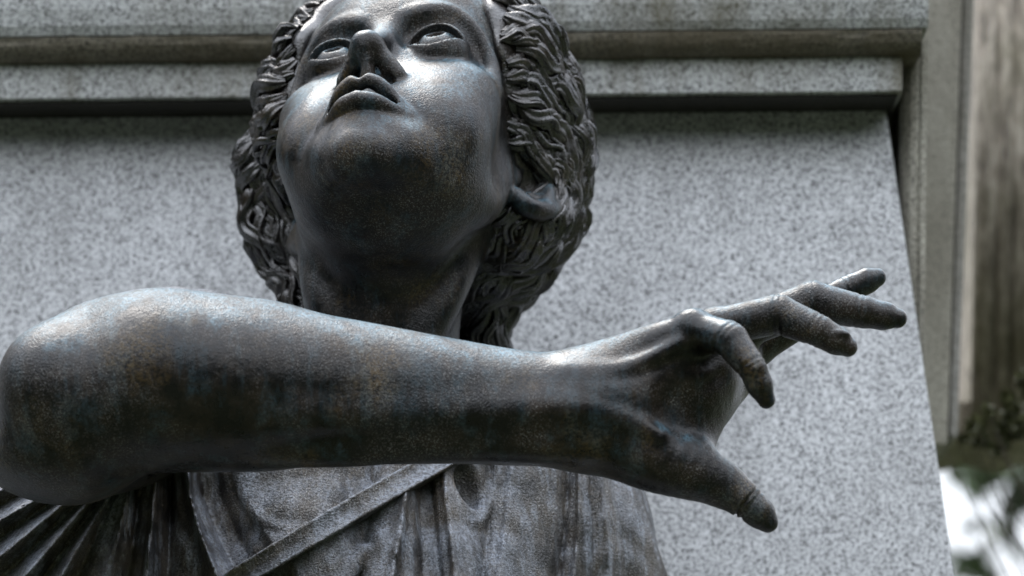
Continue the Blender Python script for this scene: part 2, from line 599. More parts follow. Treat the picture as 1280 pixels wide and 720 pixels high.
def hand(P):
    # palm mass
    d = tube(P, [Cpt(725, 514, AY, 69), Cpt(790, 514, -.375, 66), Cpt(850, 490, -.35, 54)])
    d = smin(d, chain(P, [Cpt(770, 500, -.37, 60), Cpt(870, 478, -.33, 44), Cpt(912, 452, -.29, 36)]), .02)
    d = smin(d, chain(P, [Cpt(735, 472, AY, 34), Cpt(800, 440, -.40, 29), Cpt(866, 415, -.425, 25)]), .025)   # ulnar edge
    d = smin(d, chain(P, [Cpt(760, 470, -.36, 34), Cpt(893, 412, -.36, 26)]), .025)
    d = smin(d, chain(P, [Cpt(770, 480, -.33, 34), Cpt(918, 415, -.31, 26)]), .025)
    d = smin(d, chain(P, [Cpt(770, 490, -.31, 34), Cpt(942, 434, -.255, 25)]), .025)
    # thenar and thumb
    th = tube(P, [Cpt(750, 545, -.385, 44), Cpt(815, 568, -.40, 46), Cpt(868, 590, -.405, 36), Cpt(905, 607, -.40, 25.5)])
    d = smin(d, th, .022)
    # web between palm and thumb
    d = smin(d, chain(P, [Cpt(868, 565, -.38, 22), Cpt(884, 520, -.35, 22), Cpt(912, 480, -.31, 22)]), .03)
    # broad palm plane continuing the wrist
    d = smin(d, tube(P, [Cpt(770, 512, -.385, 60), Cpt(840, 486, -.385, 52), Cpt(882, 466, -.375, 40)]), .03)
    # shallow hollow beside the ball of the thumb, and two long creases
    d = smax(d, -ell(P, W(872, 505, -.445), (.040, .022, .024)), .03)
    d = smax(d, -tube(P, [Cpt(905, 470, -.412, 4), Cpt(868, 500, -.434, 4), Cpt(838, 540, -.452, 4)]), .014)
    d = smax(d, -tube(P, [Cpt(900, 448, -.420, 3.5), Cpt(862, 462, -.440, 4), Cpt(822, 486, -.452, 3)]), .014)
    # fingers
    fingers = [
        [Cpt(868, 413, -.425, 25.5), Cpt(912, 424, -.455, 23.5), Cpt(940, 460, -.47, 19.5), Cpt(950, 482, -.468, 17), Cpt(958, 500, -.464, 12)],
        [Cpt(893, 410, -.365, 25), Cpt(972, 393, -.37, 26), Cpt(1020, 412, -.385, 21.5), Cpt(1046, 426, -.386, 18.5), Cpt(1060, 434, -.386, 13)],
        [Cpt(918, 415, -.31, 26), Cpt(1015, 377, -.31, 27), Cpt(1074, 389, -.32, 22), Cpt(1104, 395, -.32, 18), Cpt(1122, 398, -.32, 13)],
        [Cpt(942, 434, -.255, 26), Cpt(1005, 396, -.245, 24), Cpt(1060, 362, -.245, 19), Cpt(1084, 351, -.245, 16.5), Cpt(1096, 347, -.245, 12.5)],
    ]
    for pts in fingers:
        e = chain(P, [(p_, q_ * .94) for p_, q_ in pts], .004)
        # joint creases
        for q in (1, 2):
            c_, r_ = pts[q]; ax = pts[q + 1][0] - pts[q - 1][0]; ax = (ax / np.linalg.norm(ax)).astype(np.float32)
            v_ = P - c_.astype(np.float32); al = v_ @ ax
            ra = np.sqrt(np.maximum((v_ * v_).sum(1) - al * al, 0))
            for off in (-.0028, .0034):
                e = smax(e, -(np.sqrt((ra - r_ * .985) ** 2 + (al - off) ** 2) - .0015), .003)
        d = smin(d, e, .009)
    # creases on the finger joints (palm side)
    t = chain(P, [Cpt(905, 607, -.40, 25.5), Cpt(932, 626, -.405, 22), Cpt(950, 642, -.405, 18.5), Cpt(960, 653, -.405, 13)], .006)
    c_ = W(936, 629, -.405); ax = np.array([.78, 0, -.62], np.float32)
    v_ = P - c_.astype(np.float32); al = v_ @ ax
    ra = np.sqrt(np.maximum((v_ * v_).sum(1) - al * al, 0))
    for off in (-.003, .0035):
        t = smax(t, -(np.sqrt((ra - .0192) ** 2 + (al - off) ** 2) - .0016), .003)
    t = smin(t, ell(P, W(955, 632, -.412), (.0125, .008, .0055), roty(R(42))), .002)
    d = smin(d, t, .012)
    # knuckle heads and the tendons fanning from the wrist
    d = smin(d, ell(P, W(866, 404, -.425), (.016, .015, .012)), .012)
    d = smin(d, tube(P, [Cpt(712, 470, -.425, 9), Cpt(780, 462, -.432, 8), Cpt(850, 430, -.440, 7)]), .012)
    d = smin(d, tube(P, [Cpt(715, 512, -.440, 8), Cpt(770, 520, -.440, 7), Cpt(825, 545, -.437, 7)]), .014)
    # nails on the far fingers
    for (px, py, y, r3) in [(1049, 418, -.395, (.013, .009, .006)), (1106, 384, -.322, (.013, .010, .0055))]:
        d = smin(d, ell(P, W(px, py, y), r3, roty(R(28 if px == 1050 else 6))), .002)
    return d


def body(P):
    d = np.full(len(P), 1.0, np.float32)
    hc = h2w((0, -70, 0))[0]
    dh = bounded(P, hc - .36, hc + .36, head)
    dn = neck(P)
    d = smin(dh, dn, .035)
    d = smin(d, torso(P), .04)
    lo, hi = W(-120, 720, -.62), W(860, 300, .0)
    da = bounded(P, lo, hi, arm)
    lo, hi = W(600, 720, -.62), W(1180, 300, -.12)
    dd = bounded(P, lo, hi, hand)
    d = smin(d, smin(da, dd, .02), .03)
    return d


# ------------------------------------------------------------------ robe
PLEAT_Y = (560, 620, 670, 720, 900)
PLEATS = [  # crest and valley lines of the cloth, left to right: px at the heights PLEAT_Y, height in metres
    (150, 138, 120, 98, 40, 0), (170, 160, 148, 134, 100, .024), (180, 174, 168, 160, 140, 0), (196, 193, 188, 183, 170, .026),
    (212, 213, 212, 208, 205, -.004), (232, 238, 252, 272, 310, .030), (244, 254, 272, 296, 350, -.006), (262, 276, 298, 326, 380, -.008),
    (288, 306, 334, 372, 420, .010), (420, 425, 430, 430, 430, .012), (474, 464, 456, 448, 430, -.004), (512, 508, 500, 490, 470, .026),
    (524, 524, 526, 528, 530, -.004), (538, 540, 545, 550, 560, -.004), (552, 556, 563, 568, 575, .022), (612, 613, 610, 604, 590, .004),
    (642, 636, 630, 622, 600, .020), (700, 698, 694, 688, 670, .014), (712, 709, 705, 698, 680, .004), (722, 724, 722, 717, 705, .024),
    (738, 740, 743, 742, 735, .012), (750, 753, 758, 762, 764, .020), (762, 768, 775, 782, 794, .005), (785, 800, 815, 830, 860, .004),
]
FOLDS = [   # raised rolls of cloth: (points (px, py, extra depth towards the viewer), radius px)
    ([(296, 585, .0), (306, 620, .01), (326, 648, .014), (362, 664, .012), (420, 655, .006)], 7),
    ([(546, 585, .01), (556, 625, .02), (574, 650, .022), (592, 656, .022), (606, 642, .02), (617, 596, .01)], 6.5),
    ([(455, 690, .004), (436, 720, .010), (410, 790, .01), (390, 900, 0)], 9),
    ([(772, 600, -.05), (797, 655, -.045), (822, 720, -.04), (850, 800, -.04), (870, 900, -.04)], 11),
    ([(752, 590, -.03), (775, 650, -.03), (792, 725, -.03), (802, 900, -.03)], 7),
]
SLEEVE = []
PY_ = np.array(PLEAT_Y, float)
PX_ = np.array([p[:5] for p in PLEATS], float)
PH_ = np.array([p[5] for p in PLEATS], float)


def pleats(P):
    k = D / (D + P[:, 1])
    px = 640 + 1000 * P[:, 0] * k
    py = 360 - 1000 * ((P[:, 2] - CAMZ) * k - UP)
    pyc = np.clip(py, 560, 900)
    h = np.zeros(len(P))
    L = np.stack([np.interp(pyc, PY_, row) for row in PX_], 0)
    for i in range(len(PX_) - 1):
        m = (px >= L[i]) & (px < L[i + 1])
        t = (px - L[i]) / np.maximum(L[i + 1] - L[i], 1e-3)
        t = t + .10 * np.sin(2 * math.pi * t)            # slightly hollow facets
        h = np.where(m, PH_[i] + (PH_[i + 1] - PH_[i]) * t, h)
    # sleeve: straight pleats fanning out from under the elbow
    ph = np.arctan2(py - 548, 178 - px)
    w = ph * 11.5
    tri = np.abs((w % 2) - 1)
    fan = .030 * tri ** 1.3 * np.clip((py - 570) / 50, 0, 1)
    h = np.where(px < L[0], fan, h)
    fade = np.clip((py - 535) / 30, 0, 1) * np.clip((900 - py) / 120, 0, 1) * np.clip((.22 - P[:, 1]) / .05, 0, 1)
    return h * fade


def robe_base(P):
    d = ell(P, W(468, 655, .20), (.335, .165, .235))
    d = smin(d, ell(P, W(600, 585, .20), (.10, .10, .12)), .06)
    d = smin(d, ell(P, W(190, 560, .10), (.16, .12, .15)), .06)
    d = smin(d, ell(P, W(728, 715, .19), (.100, .10, .155)), .05)
    d = smin(d, ell(P, W(215, 500, .10), (.20, .11, .1435)), .05)
    d = smin(d, ell(P, W(70, 720, .02), (.17, .09, .16)), .05)
    d = smin(d, tube(P, [Cpt(440, 700, .2, 250), Cpt(450, 950, .14, 290), (np.array([-.17, .15, 1.62]), .33)]), .08)
    return d


def front_y(px, py):
    """depth of the robe's front surface on the ray through (px, py)"""
    ys = np.linspace(-.25, .4, 261)
    P = np.array([W(px, py, y) for y in ys], np.float32)
    v = robe_base(P)
    m = np.nonzero(v < 0)[0]
    return float(ys[m[0]]) if len(m) else .22


FT = []
for pts, rr_ in FOLDS + SLEEVE:
    q = []
    for (px, py, e) in pts:
        y = min(front_y(px, py), .22)
        q.append(Cpt(px, py, y - e * .5 - rr_ * .0002, rr_ * (1.15 if py < 850 else .8)))
    FT.append(q)


def robe(P):
    d = robe_base(P) - pleats(P) * 1.2
    d = d + .0016 * np.sin(P[:, 0] * 61 + 4 * np.sin(P[:, 2] * 23)) * np.sin(P[:, 2] * 47 + 3 * np.sin(P[:, 0] * 31))
    for q in FT:
        d = smin(d, tube(P, q, 3), .005)
    d = smax(d, -ell(P, W(582, 612, front_y(582, 612) - .012), (.022, .018, .032)), .008)
    return np.maximum(d, 1.505 - P[:, 2])


def sash_line(n=14):
    out = []
    for t in np.linspace(0, 1, n):
        px, py = 180 + 440 * t, 800 - 262 * t - 6 * math.sin(math.pi * t)
        y = min(front_y(px, py), .2)
        out.append(np.array([px, py, y]))
    out = np.array(out)
    ys = out[:, 2].copy()
    for _ in range(3): ys[1:-1] = (ys[:-2] + 2 * ys[1:-1] + ys[2:]) / 4
    return [W(a, b, c - .024) for (a, b, _), c in zip(out, ys)]


SL = None


def sash(P):
    """flat band crossing the chest, with a stitched edge"""
    global SL
    if SL is None: SL = sash_line()
    d = None
    for A, B in zip(SL[:-1], SL[1:]):
        ab = B - A; L = np.linalg.norm(ab); ab = ab / L
        up = np.cross(ab, [0, 1, 0]); up /= np.linalg.norm(up)
        nn = np.cross(ab, up)
        q = P - ((A + B) / 2).astype(np.float32)
        l, u, n_ = q @ ab.astype(np.float32), q @ up.astype(np.float32), q @ nn.astype(np.float32)
        au = np.abs(u)
        thick = .012 + .0022 * np.clip((au - .0105) / .0015, 0, 1) - .0012 * np.cos(u * 260)
        e = np.maximum(np.maximum(np.abs(l) - L / 2 - .001, au - .0150), np.abs(n_ + .30 * u) - thick)
        d = e if d is None else smin(d, e, .003)
    return d


# ------------------------------------------------------------------ hair
def face_cut(S):
    return chain(S, [((0, 26, 52), 57), ((0, 5, 8), 61.5), ((0, -24, -22), 66), ((0, -34, -80), 67)])


def hair_mass(P):
    Q = w2h(P)
    S = np.concatenate([np.abs(Q[:, :1]), Q[:, 1:]], 1)
    d = ell(S, (0, -90, 44), (81, 98, 78))
    d = smin(d, ell(S, (0, -48, 44), (71, 62, 60)), 14)
    d = smin(d, ell(S, (52, -107, -8), (19, 22, 25)), 14)
    d = smin(d, ell(Q, (-64, -60, 26), (18, 34, 34)), 14)
    d = smax(d, -face_cut(S), 6)
    d = smax(d, -ell(S, (72, -80, -32), (20, 24, 25)), 6)
    d = d * (HS / 1000)
    d = smin(d, tube(P, [Cpt(676, 190, .27, 30), Cpt(644, 258, .27, 24), Cpt(614, 322, .27, 20), Cpt(600, 385, .27, 17), Cpt(601, 450, .26, 17)]), .03)
    d = smin(d, tube(P, [Cpt(336, 200, .24, 22), Cpt(340, 265, .24, 20), Cpt(358, 318, .24, 18), Cpt(376, 360, .23, 10), Cpt(384, 400, .22, 8)]), .03)
    d = smin(d, tube(P, [Cpt(500, 300, .33, 88), Cpt(493, 430, .30, 80)]), .03)
    return d + .0050 * np.sin(P[:, 2] * 78 + 3 * np.sin(P[:, 0] * 17)) * np.sin(P[:, 1] * 60 + 1) - .003


HV, HF = [], []


def lock_tube(path, width, thick, nrm, ridges=3, twist=0.0, ring=28):
    """one wavy lock: a flattened tube whose section carries strand ridges"""
    n = len(path)
    tan = np.gradient(path, axis=0)
    tan /= np.linalg.norm(tan, axis=1)[:, None] + 1e-9
    base = sum(len(v) for v in HV)
    nn = nrm - tan * (nrm * tan).sum(1)[:, None]
    nn /= np.linalg.norm(nn, axis=1)[:, None] + 1e-9
    bb = np.cross(tan, nn)
    t = np.linspace(0, 1, n)
    tp = np.minimum(np.minimum(1, .35 + t * 4), np.maximum(.08, ((1 - t) * 2.6)) ** .6)
    tp = np.minimum(tp, 1)
    th = np.arange(ring) / ring * 2 * math.pi
    rr = 1 + .24 * np.cos(ridges * 2 * th[None] + (twist * t * 6)[:, None])
    V = path[:, None] + (np.cos(th) * rr * (width * tp)[:, None])[..., None] * bb[:, None] + (np.sin(th) * rr * (thick * tp)[:, None])[..., None] * nn[:, None]
    HV.append(np.concatenate([V.reshape(-1, 3), path[:1], path[-1:]]))
    i, j = np.meshgrid(np.arange(n - 1), np.arange(ring), indexing='ij')
    i = i.ravel(); j = j.ravel(); j2 = (j + 1) % ring
    HF.append(np.stack([base + i * ring + j, base + i * ring + j2, base + (i + 1) * ring + j2, base + (i + 1) * ring + j], 1))


def hair_grad(p, e=.004):
    m_ = len(p)
    o_ = np.array([[e, 0, 0], [-e, 0, 0], [0, e, 0], [0, -e, 0], [0, 0, e], [0, 0, -e], [0, 0, 0]])
    v = hair_mass((p[None] + o_[:, None]).reshape(-1, 3).astype(np.float32)).reshape(7, m_)
    g_ = np.stack([v[0] - v[1], v[2] - v[3], v[4] - v[5]], 1)
    return v[6], g_ / (np.linalg.norm(g_, axis=1)[:, None] + 1e-9)


def flow(p):
    """combing direction: back from the face, falling, and drawn in to the nape below the ears"""
    q = w2h(p.astype(np.float32))
    sx = np.sign(q[:, 0])
    back = np.stack([.75 * sx, np.full(len(p), -1.0), .50 - 1.5 * np.clip((-q[:, 1] - 50) / 75, 0, 1.2)], 1)
    a = (back * [1, -1, 1]) @ H_ROT.T
    a /= np.linalg.norm(a, axis=1)[:, None]
    cx = -.145
    inn = np.stack([-.62 * np.sign(p[:, 0] - cx), 0 * p[:, 0], -np.ones(len(p))], 1)
    inn /= np.linalg.norm(inn, axis=1)[:, None]
    w_ = np.clip((W(0, 215, .2)[2] - p[:, 2]) / .07, 0, 1)[:, None]
    low = np.clip((W(0, 345, .2)[2] - p[:, 2]) / .03, 0, 1)[:, None]
    inn = inn * (1 - low) + np.array([0, 0, -1.0]) * low
    return a * (1 - w_) + inn * w_


def grow(starts, length, lift, width, thick, wl, amp, phase, rg, ridges):
    p = starts.copy(); N = len(p)
    step = .006
    nmax = int(length.max() / step)
    paths, nrs = [], []
    alive = np.ones(N, bool); cnt = np.zeros(N, int)
    for i in range(nmax):
        v, nn = hair_grad(p)
        t = i * step / length
        want = lift * np.clip(.1 + t * 5, 0, 1) * (1 - .45 * t)
        p = p + nn * (want - v)[:, None]
        q = w2h(p.astype(np.float32)); S = np.concatenate([np.abs(q[:, :1]), q[:, 1:]], 1)
        bad = (face_cut(S) < -1) | (ell(S, (72, -80, -30), (17, 21, 22)) < 0)
        alive &= ~bad & (t < 1)
        cnt += alive
        paths.append(p.copy()); nrs.append(nn)
        f = flow(p)
        f = f - nn * (f * nn).sum(1)[:, None]; f /= np.linalg.norm(f, axis=1)[:, None] + 1e-9
        side = np.cross(nn, f)
        a = amp * np.sin(phase + i * step / wl * 2 * math.pi)
        p = p + (f * np.cos(a)[:, None] + side * np.sin(a)[:, None]) * step
    paths = np.array(paths); nrs = np.array(nrs)
    for k in range(N):
        if cnt[k] >= 6:
            lock_tube(paths[:cnt[k], k], width[k], thick[k], nrs[:cnt[k], k], int(ridges[k]), rg.uniform(-1.5, 1.5))


def grow_all(V):
    rg = np.random.default_rng(5)
    q = w2h(V.astype(np.float32)); S = np.concatenate([np.abs(q[:, :1]), q[:, 1:]], 1)
    ok = (face_cut(S) > 1.0) & (q[:, 2] < 120) & (V[:, 2] > W(0, 440, .2)[2]) & (np.abs(q[:, 0]) > 24)
    cand = V[ok]
    for (spacing, ln, lf, wd, th, rd, keep) in ((.0165, (.09, .15), (.001, .015), (.0090, .0135), (.009, .013), (3, 5), 1.0),
                                                (.0120, (.07, .13), (.008, .021), (.0028, .0050), (.0030, .0050), (1, 3), .75)):
        pick = []
        order = rg.permutation(len(cand))[:14000]
        cell = {}
        for k in order:
            p = cand[k]; c = tuple((p / spacing).astype(int))
            if any(((p - o_) ** 2).sum() < spacing ** 2 for dx in (-1, 0, 1) for dy in (-1, 0, 1) for dz in (-1, 0, 1)
                   for o_ in cell.get((c[0] + dx, c[1] + dy, c[2] + dz), ())): continue
            cell.setdefault(c, []).append(p)
            if rg.random() < keep: pick.append(p)
        st = np.array(pick); N = len(st)
        ph = 5 * np.sin(st[:, 0] * 19 + 1) + 4 * np.sin(st[:, 2] * 23) + rg.normal(0, .35, N)
        U = lambda a, b: rg.uniform(a, b, N)
        grow(st, U(*ln), U(*lf), U(*wd), U(*th), U(.052, .075), U(.4, .85), ph, rg, rg.integers(*rd, N))


# ------------------------------------------------------------------ setting
YAW = .035


def M(px, py, yo=0.0, y0=.60):
    """point of the monument, whose front is turned a little so that its right end is nearer"""
    y = y0 + yo
    for _ in range(6):
        x = (px - 640) / 1000 * (D + y) / D
        y = y0 + yo - YAW * x
    return W(px, py, y)


def solid(front, depth, bevel=.004, sub=0):
    """closed block: front polygon (counter-clockwise seen by the camera) pushed back by depth"""
    bm = bmesh.new()
    f = [bm.verts.new(p) for p in front]
    b = [bm.verts.new(np.array(p) + [0, depth, 0]) for p in front]
    bm.faces.new(f)
    bm.faces.new(b[::-1])
    n = len(f)
    for i in range(n): bm.faces.new((f[i], b[i], b[(i + 1) % n], f[(i + 1) % n]))
    bmesh.ops.recalc_face_normals(bm, faces=bm.faces)
    if bevel: bmesh.ops.bevel(bm, geom=list(bm.edges), offset=bevel, segments=2, affect='EDGES', profile=.6)
    return bm


def obj(name, bm, mat, parent=None, smooth=False, loc=None):
    me = bpy.data.meshes.new(name)
    if loc is not None: bmesh.ops.translate(bm, verts=bm.verts, vec=-Vector(loc))
    bm.to_mesh(me); bm.free()
    for p in me.polygons: p.use_smooth = smooth
    return link(name, me, mat, parent)


def extrude_x(profile, x0, x1, y_at, wear=0.0, n=420):
    """sweep a (y, z) profile along the turned monument front; wear chips and softens its arrises"""
    bm = bmesh.new()
    rows = []
    for x in np.linspace(x0, x1, n if wear else 2):
        row = []
        for i, (y, z) in enumerate(profile):
            dy = dz = 0.0
            if wear and y < .02:
                a_ = mnoise.noise(Vector((x * 14, i * 3.1, 0))) + .6 * mnoise.noise(Vector((x * 46, i * 3.1, 5)))
                chip = max(0, mnoise.noise(Vector((x * 9, i * 2.3, 11))) - .42) * 3
                dy = wear * (.35 * a_ + .5 + chip)
                dz = wear * .35 * mnoise.noise(Vector((x * 22, i * 5.7, 3))) * (1 if i else 0)
            row.append(bm.verts.new((x, y_at - YAW * x + y + dy, z + dz)))
        rows.append(row)
    m_ = len(profile)
    for r0, r1 in zip(rows[:-1], rows[1:]):
        for i in range(m_): bm.faces.new((r0[i], r0[(i + 1) % m_], r1[(i + 1) % m_], r1[i]))
    bm.faces.new(rows[0]); bm.faces.new(rows[-1][::-1])
    bmesh.ops.recalc_face_normals(bm, faces=bm.faces)
    return bm


G_PANEL = granite('granite_panel', tint=(.985, 1.0, 1.02), base=.465, dirt=.25, dirtcol=(.15, .15, .145))
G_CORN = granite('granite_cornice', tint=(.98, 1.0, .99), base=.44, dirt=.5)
G_LEDGE_SHADE = granite('granite_ledge_shade', tint=(1.0, .92, .75), base=.025, dirt=.6, dirtcol=(.01, .009, .006))  # near-black colour standing in for the shade below the ledge
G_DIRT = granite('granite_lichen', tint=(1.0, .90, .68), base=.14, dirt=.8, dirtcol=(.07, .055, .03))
G_PIER = granite('granite_pier', tint=(1.0, .95, .80), base=.36, contrast=.7, dirt=.6, dirtcol=(.07, .058, .035))
m = Mat('brown_sandstone')
n1 = m.noise(30, 5, .75, stretch=(1.6, 1.6, .45))
n2 = m.noise(3, 4, .6)
c = ramp(m.nt, n1, [(.34, (.06, .05, .038)), (.5, (.22, .19, .15)), (.66, (.44, .40, .33))])
c = m.mix(ramp(m.nt, n2, [(.45, g(0)), (.7, g(.8))]), c, (.10, .095, .045))
m.set(Base_Color=c, Roughness=.85)
m.bump(n1, .5, .01)
G_BROWN = m.m

zt = M(640, 80)[2]
mon = thing('granite_monument', 'pale speckled granite monument with a sloping panel under a moulded ledge behind the statue', 'monument', (0, .6, 0))
ML = (0, .6, 0)
XL = -2.6
# sloping panel: top edge deeper than the bottom, right edge leaning outwards
pb = M(1446, 2442, -.55)
pt = M(1108, 135, .085)
bm = solid([(XL - .3, pb[1] - YAW * (XL - pb[0]), pb[2]), tuple(pb), tuple(pt), (XL, pt[1] - YAW * (XL - pt[0]), pt[2] + YAW * .0)], .9, .006)
obj('panel', bm, G_PANEL, mon, loc=ML)
# recessed backing seen beside the panel
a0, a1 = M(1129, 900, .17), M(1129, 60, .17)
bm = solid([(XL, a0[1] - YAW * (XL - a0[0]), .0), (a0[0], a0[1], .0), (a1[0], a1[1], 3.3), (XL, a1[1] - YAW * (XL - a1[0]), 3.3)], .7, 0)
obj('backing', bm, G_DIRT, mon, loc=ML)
# ledge
zl0, zl1 = M(640, 117)[2], M(640, 79, .03)[2]
xr = M(1128, 100)[0]
bm = extrude_x([(-.0, zl0), (.001, zl1 - .004), (.006, zl1), (.25, zl1), (.25, zl0 + .004), (.006, zl0 - .003)], XL, xr, .60, wear=.003)
obj('ledge', bm, G_CORN, mon, loc=ML)
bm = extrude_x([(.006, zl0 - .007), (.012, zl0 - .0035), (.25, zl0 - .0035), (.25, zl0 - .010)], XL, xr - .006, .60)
obj('ledge_shade_strip', bm, G_LEDGE_SHADE, mon, loc=ML)  # thin dark strip that paints the shadowed slot under the ledge
# cornice: rounded, stained underside, flat face above
zc = M(640, 77, -.0)[2]
prof = [(.13, zc + .003), (.005, zc + .003)]
for t in np.linspace(0, 1, 9):
    a = t * math.pi / 2
    prof.append((.0 - .030 * math.sin(a), zc + .004 + .029 * (1 - math.cos(a))))
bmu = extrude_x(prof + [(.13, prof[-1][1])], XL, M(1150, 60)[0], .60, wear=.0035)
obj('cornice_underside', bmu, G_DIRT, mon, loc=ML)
zf = prof[-1][1] + .002
bm = extrude_x([(-.030, zf), (-.036, zf + .012), (-.040, zf + .035), (-.042, zf + .10), (-.045, zf + .5), (.4, zf + .5), (.4, zf)], XL, M(1157, 30)[0], .60, wear=.0025)
obj('cornice', bm, G_CORN, mon, loc=ML)
# vertical edge moulding on the right: a shallow roll with a bright fillet
MO = .062
x0 = M(1129, 300, MO)[0]
bm = bmesh.new()
pr = [(0, .135), (0, .03), (.004, .012), (.012, .0), (.020, -.004), (.026, -.002), (.0262, -.008), (.034, -.010), (.035, .0), (.035, .5), (0, .5)]
lo_r, hi_r = [], []
for z, row, sh in ((0, lo_r, -.030), (zc + .05, hi_r, 0)):
    for (n_, y) in pr: row.append(bm.verts.new((x0 + n_ + sh, .60 + MO - YAW * x0 + y, z)))
for i in range(len(pr)):
    j = (i + 1) % len(pr)
    bm.faces.new((lo_r[i], lo_r[j], hi_r[j], hi_r[i]))
bm.faces.new(lo_r); bm.faces.new(hi_r[::-1])
bmesh.ops.recalc_face_normals(bm, faces=bm.faces)
obj('edge_moulding', bm, G_PIER, mon, loc=ML)

# pier behind the monument: overhanging upper shaft with a light chamfered corner
pier = thing('stone_pier', 'grey green stone pier with a pale chamfered edge just right of the granite monument', 'pier', (W(1150, 0, 1.2)[0], 1.2, 0))
PL = pier.location.copy()
def fr(pts, y): return [tuple(W(px, py, y)) for px, py in pts]
obj('shaft', solid(fr([(1120, 556), (1184, 556), (1207, -120), (1120, -120)], 1.2), .6, .006), G_PIER, pier, loc=PL)
obj('chamfer', solid(fr([(1186, 545), (1197, 548), (1223, -120), (1208, -120)], 1.24), .5, .006), granite('granite_pale', tint=(1, .97, .9), base=.30, contrast=.6, dirt=.4), pier, loc=PL)
bm = solid(fr([(1030, 1480), (1130, 1480), (1140, 560), (1030, 560)], 1.25), .4, .006)
obj('footing', bm, G_PIER, pier, loc=PL)

col = thing('weathered_column', 'brown streaked clustered stone column beyond the grey pier at the right edge', 'column', (W(1280, 0, 1.9)[0], 1.9, 0))
CL = col.location.copy()
k_ = (D + 1.9) / D
bm = bmesh.new()
for (px, r_) in [(1240, 15), (1262, 12), (1285, 17), (1318, 20), (1352, 15)]:
    rr_ = r_ / 1000 * k_
    lo_p, hi_p = W(px - 12, 535, 1.9 + rr_), W(px, -200, 1.9 + rr_)
    rings = []
    for p in (lo_p, hi_p):
        rings.append([bm.verts.new((p[0] + rr_ * math.cos(a), p[1] + rr_ * math.sin(a), p[2])) for a in np.arange(20) / 20 * 2 * math.pi])
    for i in range(20): bm.faces.new((rings[0][i], rings[0][(i + 1) % 20], rings[1][(i + 1) % 20], rings[1][i]))
    bm.faces.new(rings[0][::-1]); bm.faces.new(rings[1])
obj('shaft', bm, G_BROWN, col, smooth=True, loc=CL)
obj('core', solid(fr([(1222, 530), (1360, 530), (1370, -200), (1228, -200)], 1.94), .5, .01), G_BROWN, col, loc=CL)
obj('bracket', solid(fr([(1100, 1100), (1150, 1100), (1152, 600), (1170, 557), (1205, 549), (1236, 537), (1280, 549), (1340, 531), (1340, 500), (1100, 500)], 1.98), .42, .01), G_BROWN, col, loc=CL)

# plinth carrying the statue (below the frame)
pl = thing('granite_plinth', 'granite plinth block that the bronze statue rests on', 'plinth', (-.17, .05, 0))
PLO = pl.location.copy()
def box(x0, x1, y0, y1, z0, z1, bev=.008):
    return solid([(x0, y0, z0), (x1, y0, z0), (x1, y0, z1), (x0, y0, z1)], y1 - y0, bev)
obj('block', box(-.75, .42, -.26, .48, .12, 1.44), G_PANEL, pl, loc=PLO)
obj('cap', box(-.80, .47, -.31, .49, 1.442, 1.5), G_CORN, pl, loc=PLO)
obj('base', box(-.85, .52, -.36, .495, 0.0, .118), G_CORN, pl, loc=PLO)

# ground
m = Mat('grass_ground')
c = ramp(m.nt, m.noise(1.2, 6, .7), [(.35, (.02, .028, .012)), (.6, (.05, .06, .025)), (.75, (.07, .062, .035))])
m.set(Base_Color=c, Roughness=.95)
bm = bmesh.new()
bmesh.ops.create_grid(bm, x_segments=2, y_segments=2, size=600)
o = obj('ground', bm, m.m)
o['kind'] = 'structure'


# trees
def leaf_mat(name, a, b):
    m = Mat(name)
    m.set(Base_Color=ramp(m.nt, m.noise(1.6, 4), [(.3, a), (.7, b)]), Roughness=.55)
    m.b.inputs['Transmission Weight'].default_value = 0
    return m.m


def bark():
    m = Mat('bark')
    m.set(Base_Color=ramp(m.nt, m.noise(6, 5, stretch=(4, 4, .5)), [(.3, (.03, .024, .018)), (.7, (.10, .08, .06))]), Roughness=.9)
    return m.m


BARK = bark()


